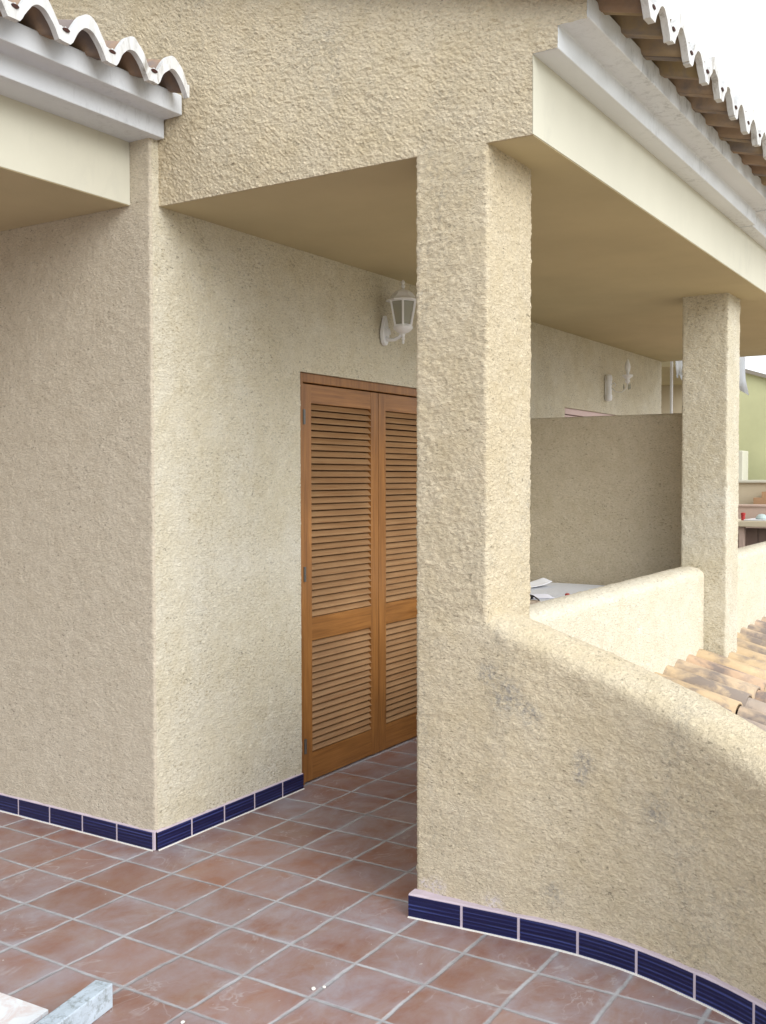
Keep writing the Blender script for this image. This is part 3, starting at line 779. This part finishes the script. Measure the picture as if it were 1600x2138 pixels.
# ------------------------------------------------------------------ table and what lies on it
t_ = empty('garden_table', (2.7, -.6, 0)); tag(t_, 'white slatted plastic garden table behind the parapet in front of the partition', 'table')
m = MB(); z = .80; x = 2.17
while x < 3.44: m.box(x, x + .044, -1.02, -.12, z - .02, z); x += .060
m.box(2.14, 3.47, -1.04, -1.00, z - .03, z - .003); m.box(2.14, 3.47, -.14, -.10, z - .03, z - .003)
m.build('table_top', M['plastic_white'], t_, bevel=.003)
for lx, ly in ((2.22, -.95), (2.22, -.19), (3.38, -.95), (3.38, -.19)):
    m = MB(); m.obox((lx, ly, .385), (1, 0, 0), (0, 1, 0), (0, 0, 1), .025, .025, .385); m.build('leg', M['plastic_white'], t_, bevel=.004)
def sheet(name, label, pts, z, curl, mat, cat, th=.0015, group=None):
    """thin sheet through four corners, slightly curled"""
    A, B, C_, D = [Vector((p[0], p[1], 0)) for p in pts]; n = 10; m = MB(); V = []
    for s in (0, 1):
        for i in range(n + 1):
            for j in range(n + 1):
                u, v = i / n, j / n; p = A * (1 - u) * (1 - v) + B * u * (1 - v) + C_ * u * v + D * (1 - u) * v
                V.append((p.x, p.y, z + curl * (u - .3) ** 2 * (1 if u > .3 else .4) + .004 * math.sin(u * 5 + v * 3) + .004 - s * th))
    k = (n + 1) ** 2; W = n + 1
    Fc = [(i * W + j, (i + 1) * W + j, (i + 1) * W + j + 1, i * W + j + 1) for i in range(n) for j in range(n)]
    Fc += [tuple(a + k for a in reversed(f)) for f in list(Fc)]
    for i in range(n): Fc += [(i * W, i * W + k, (i + 1) * W + k, (i + 1) * W), (i * W + n, (i + 1) * W + n, (i + 1) * W + n + k, i * W + n + k), (i, i + 1, i + 1 + k, i + k), (n * W + i, n * W + i + k, n * W + i + 1 + k, n * W + i + 1)]
    m.add(V, Fc); q = m.build(name, mat, smooth=True, origin=(A.x, A.y, z)); tag(q, label, cat, group); return q
sheet('paper_sheet', 'pale lilac paper lying flat on the slatted table beside the pillar', [(2.75, -.50), (2.62, -.62), (2.35, -.43), (2.50, -.30)], .803, .0, M['paper'], 'paper')
# the pale lilac sheet nearest the pillar
sheet('paper_sheet', 'white curled paper at the back of the slatted table', [(2.85, -.24), (3.20, -.36), (3.32, -.24), (2.95, -.05)], .803, .07, M['cloth'], 'paper')
sheet('paper_strip', 'narrow white paper strip on the slatted table close to the parapet', [(2.80, -.77), (3.10, -.71), (3.14, -.76), (2.86, -.83)], .803, .02, M['cloth'], 'paper')
sheet('paper_strip', 'small white paper corner at the far right end of the slatted table', [(3.22, -.83), (3.44, -.74), (3.46, -.80), (3.28, -.90)], .803, .06, M['cloth'], 'paper')
g_ = empty('sunglasses', (2.3, -.58, .80)); tag(g_, 'black sunglasses resting on a tan case on the slatted table', 'sunglasses')
m = MB()
for cy in (-.520, -.585): m.lathe((2.33, cy, 0), [(.006, .822), (.027, .826), (.029, .840), (.022, .846), (.006, .848)], 16)
m.build('lens', M['black'], g_)
m = MB(); m.tube([(2.33, -.50, .842), (2.34, -.55, .850), (2.33, -.61, .842)], .004, 6); m.tube([(2.33, -.612, .842), (2.30, -.65, .832), (2.27, -.675, .826)], .004, 6); m.tube([(2.33, -.49, .842), (2.26, -.46, .835), (2.21, -.44, .826)], .004, 6)
m.build('frame', M['black'], g_)
m = MB(); m.prism([(2.24 + .045 * math.cos(a) * 1.0, -.56 + .11 * math.sin(a)) for a in [2 * math.pi * i / 24 for i in range(24)]], 2, .801, .820)
cs = m.build('glasses_case', M['cork'], None, bevel=.005, origin=(2.3, -.56, .80)); cs.location.x += .06; tag(cs, 'flat tan case lying under the black sunglasses', 'case')
m = MB(); m.lathe((2.466, -.761, 0), [(.010, .801), (.012, .806), (.012, .838), (.014, .840), (.014, .848), (.008, .852)], 14)
tag(m.build('bottle_cap', M['red'], None, origin=(2.466, -.761, .80)), 'small red cap standing on the slatted table by the parapet', 'cap')

# ------------------------------------------------------------------ beyond the porch: pole, laundry
m = MB(); m.lathe((6.72, -.065, 0), [(.016, -.2), (.016, 1.2), (.018, 1.205), (.018, 1.23), (.014, 1.235), (.014, 2.9)], 12)
tag(m.build('white_pole', M['pole'], origin=(6.72, -.065, 0)), 'thin white upright pole at the far corner of the house', 'pole')
def laundry(label, prof_l, prof_r, x, ztop):
    """hanging cloth: left and right outline (y, z) from the top down"""
    m = MB(); n = len(prof_l); K = 12; V = []
    for s in (0, 1):
        for i in range(n):
            for k in range(K + 1):
                t = k / K; y = prof_l[i][0] * (1 - t) + prof_r[i][0] * t; z = prof_l[i][1] * (1 - t) + prof_r[i][1] * t
                V.append((x + .018 * math.sin(t * 9 + i * .5) * (i / n) + s * .003, y, z))
    W = K + 1; q = n * W
    Fc = [(i * W + k, (i + 1) * W + k, (i + 1) * W + k + 1, i * W + k + 1) for i in range(n - 1) for k in range(K)]
    Fc += [tuple(a + q for a in reversed(f)) for f in list(Fc)]
    Fc += [(i * W, i * W + q, (i + 1) * W + q, (i + 1) * W) for i in range(n - 1)] + [(i * W + K, (i + 1) * W + K, (i + 1) * W + K + q, i * W + K + q) for i in range(n - 1)]
    Fc += [((n - 1) * W + k, (n - 1) * W + k + q, (n - 1) * W + k + 1 + q, (n - 1) * W + k + 1) for k in range(K)]
    m.add(V, Fc); return m
m = laundry('', [(-.098, 2.66), (-.102, 2.55), (-.108, 2.47)], [(-.176, 2.66), (-.176, 2.55), (-.178, 2.47)], 6.72, 2.66)
m2 = laundry('', [(-.108, 2.47), (-.113, 2.442)], [(-.128, 2.47), (-.128, 2.438)], 6.72, 2.4); m.add(m2.v, m2.f)
m2 = laundry('', [(-.138, 2.47), (-.150, 2.435), (-.162, 2.412)], [(-.178, 2.47), (-.180, 2.435), (-.180, 2.405)], 6.72, 2.4); m.add(m2.v, m2.f)
tag(m.build('hanging_cloth', M['laundry'], smooth=True, origin=(6.72, -.14, 2.66)), 'white cloth with two ragged ends hanging left of the far pillar', 'laundry', None)
m = laundry('', [(-.58, 2.66), (-.60, 2.5), (-.62, 2.40), (-.64, 2.33)], [(-.735, 2.66), (-.735, 2.5), (-.742, 2.40), (-.775, 2.245)], 6.72, 2.66)
tag(m.build('hanging_cloth', M['laundry'], smooth=True, origin=(6.72, -.7, 2.66)), 'white pointed cloth hanging right of the far pillar against the green wall', 'laundry')
m = MB(); m.tube([(6.72, -.065, 2.665), (6.72, -.4, 2.655), (6.72, -1.4, 2.665)], .003, 6); m.tube([(6.72, -1.4, 2.665), (6.64, -1.5, 2.67)], .003, 6)
tag(m.build('clothes_line', M['pole'], origin=(6.72, -.065, 2.665)), 'thin clothes line carrying the white hanging cloths', 'rope')

# neighbour house behind the pole
nh = empty('neighbour_house', (9.3, 1.5, 0)); tag(nh, 'beige neighbouring house with covered porch seen past the white pole', 'house')
m = MB(); m.box(9.0, 9.3, .22, 4.5, -3.2, 3.0); m.build('wall', M['beige'], nh)
m = MB(); m.prism([(6.95, -.22), (9.0, .30), (9.0, 4.4), (6.95, 4.4)], 2, 2.575, 2.78); m.build('ceiling', M['ceiling'], nh)
m = MB(); m.prism([(.35, 2.92), (4.5, 4.1), (4.5, 4.0), (.35, 2.85)], 0, 6.95, 9.45); m.build('roof', M['eavetile'], nh)
# green gable house
gh = empty('green_gable_house', (11.5, -1, 0)); tag(gh, 'yellow green gable wall of a house rising behind the far pillar', 'house')
m = MB(); m.prism([(1.6, -3.2), (1.6, 3.33), (-4.0, 1.49), (-4.0, -3.2)], 0, 11.0, 15.0); m.build('wall', M['green'], gh)
m = MB(); m.prism([(1.7, 3.345), (1.7, 3.40), (-4.2, 1.46), (-4.2, 1.405 + .02)], 0, 10.93, 15.1); m.build('roof', M['darkroof'], gh)
# pale pier
m = MB(); m.box(10.45, 10.75, .20 - .055, 1.2, -3.2, 1.845); tag(m.build('chimney_pier', M['cream'], bevel=.01, origin=(10.6, .6, -3.2)), 'pale plastered pier standing against the yellow green wall', 'pier')
# terrace wall with coping
tw2 = empty('far_terrace_wall', (10.3, -1, -3.2)); tag(tw2, 'beige far terrace wall with pale coping below the yellow green wall', 'wall')
m = MB(); m.box(10.2, 10.4, -4, .9, -3.2, 1.44); m.build('wall', M['beige'], tw2)
m = MB(); m.box(10.16, 10.44, -4, .95, 1.44, 1.475); m.build('coping', M['cream'], tw2, bevel=.006)
# brick steps
m = MB(); m.prism([(-.10, -3.2), (-.10, 1.17), (-.10, 1.262), (-.195, 1.262), (-.195, 1.335), (-.40, 1.335), (-.40, 1.41), (-.62, 1.41), (-.62, -3.2)], 0, 9.95, 10.15)
tag(m.build('brick_steps', M['brick'], origin=(10.0, -.3, -3.2)), 'brown stepped brickwork in front of the far beige wall', 'steps')
m = MB(); m.box(9.62, 9.80, -2.5, .6, -3.2, 1.165); m.box(9.60, 9.82, -2.5, .6, 1.165, 1.185)
tag(m.build('low_pink_wall', M['pinkwall'], origin=(9.7, -1, -3.2)), 'low pinkish wall behind the stone topped counter', 'wall')
ct = empty('outdoor_counter', (9.1, -.6, -3.2)); tag(ct, 'outdoor counter with thick pale top and dark boarded front beyond the far pillar', 'counter')
m = MB(); m.box(8.92, 9.48, -2.2, .0, .955, 1.02); m.build('counter_top', M['beige'], ct, bevel=.006)
m = MB(); m.box(8.97, 9.45, -2.1, -.215, 1.024, 1.034); m.build('grey_slab', M['pole'], ct)
for yy in (-.215, -2.15): m = MB(); m.box(8.97, 9.07, yy, yy + .05, -.4, .955); m.build('leg', M['pinkwall'], ct)
m = MB()
for k in range(14): m.box(9.05 + .004 * (k % 2), 9.09, -.222 - .135 * k - .128, -.222 - .135 * k, -.4, .935)
m.build('board_front', M['darkwood'], ct)
m = MB(); m.lathe((9.05, -.190, 0), [(.020, 1.021), (.022, 1.03), (.022, 1.075), (.026, 1.08), (.026, 1.105), (.002, 1.112)], 12)
tag(m.build('red_pot', M['red'], origin=(9.05, -.19, 1.02)), 'small red pot on the left end of the outdoor counter', 'pot')
m = MB(); m.lathe((9.15, -.37, 0), [(.062, 1.036), (.066, 1.05), (.05, 1.075), (.03, 1.09), (.004, 1.095)], 14)
tag(m.build('plastic_bowl', M['teal'], origin=(9.15, -.37, 1.03)), 'upturned green and white bowl on the outdoor counter', 'bowl')

# ------------------------------------------------------------------ things on the floor
dv = Vector((-.982, -.187, 0)); sd = Vector((-dv.y, dv.x, 0))
A = Vector((-.979, -.765, .036)); ln = .75
m = MB(); m.obox(A + dv * ln, dv, sd, (0, 0, 1), ln, .0295, .035)
tag(m.build('timber_bar', M['bar'], bevel=.003, origin=tuple(A)), 'pale blue painted timber bar with mottled side lying on the floor tiles', 'timber')
m = MB(); m.prism([(-1.095, -.668), (-1.115, -.20), (-1.75, -.22), (-1.74, -.775)], 2, .0005, .014)
tag(m.build('white_board', M['board'], bevel=.002, origin=(-1.1, -.6, 0)), 'thin white board stained pink lying beside the timber bar', 'board')
for i, (x, y, s, lab) in enumerate([(-.842, .128, .011, 'small stone crumb on the floor near the blue skirting at far left'),
        (-.588, -1.215, .007, 'larger white mortar crumb at a tile joint in the lower middle'), (-.562, -1.235, .006, 'smaller white mortar crumb at a tile joint in the lower middle'),
        (-.93, -1.02, .006, 'white crumb on a floor tile right of the timber bar')]):
    m = MB(); V = []
    bm = bmesh.new(); bmesh.ops.create_icosphere(bm, subdivisions=2, radius=s)
    for v in bm.verts: v.co *= 1 + .35 * noise.noise(v.co * 160 + Vector((i * 5, 0, 0))); v.co.z *= .6
    m.add([(v.co.x + x, v.co.y + y, v.co.z + s * .5) for v in bm.verts], [tuple(v.index for v in f.verts) for f in bm.faces]); bm.free()
    tag(m.build('mortar_crumb', M['crumb'], origin=(x, y, 0)), lab, 'crumb', 'mortar crumbs on the floor')
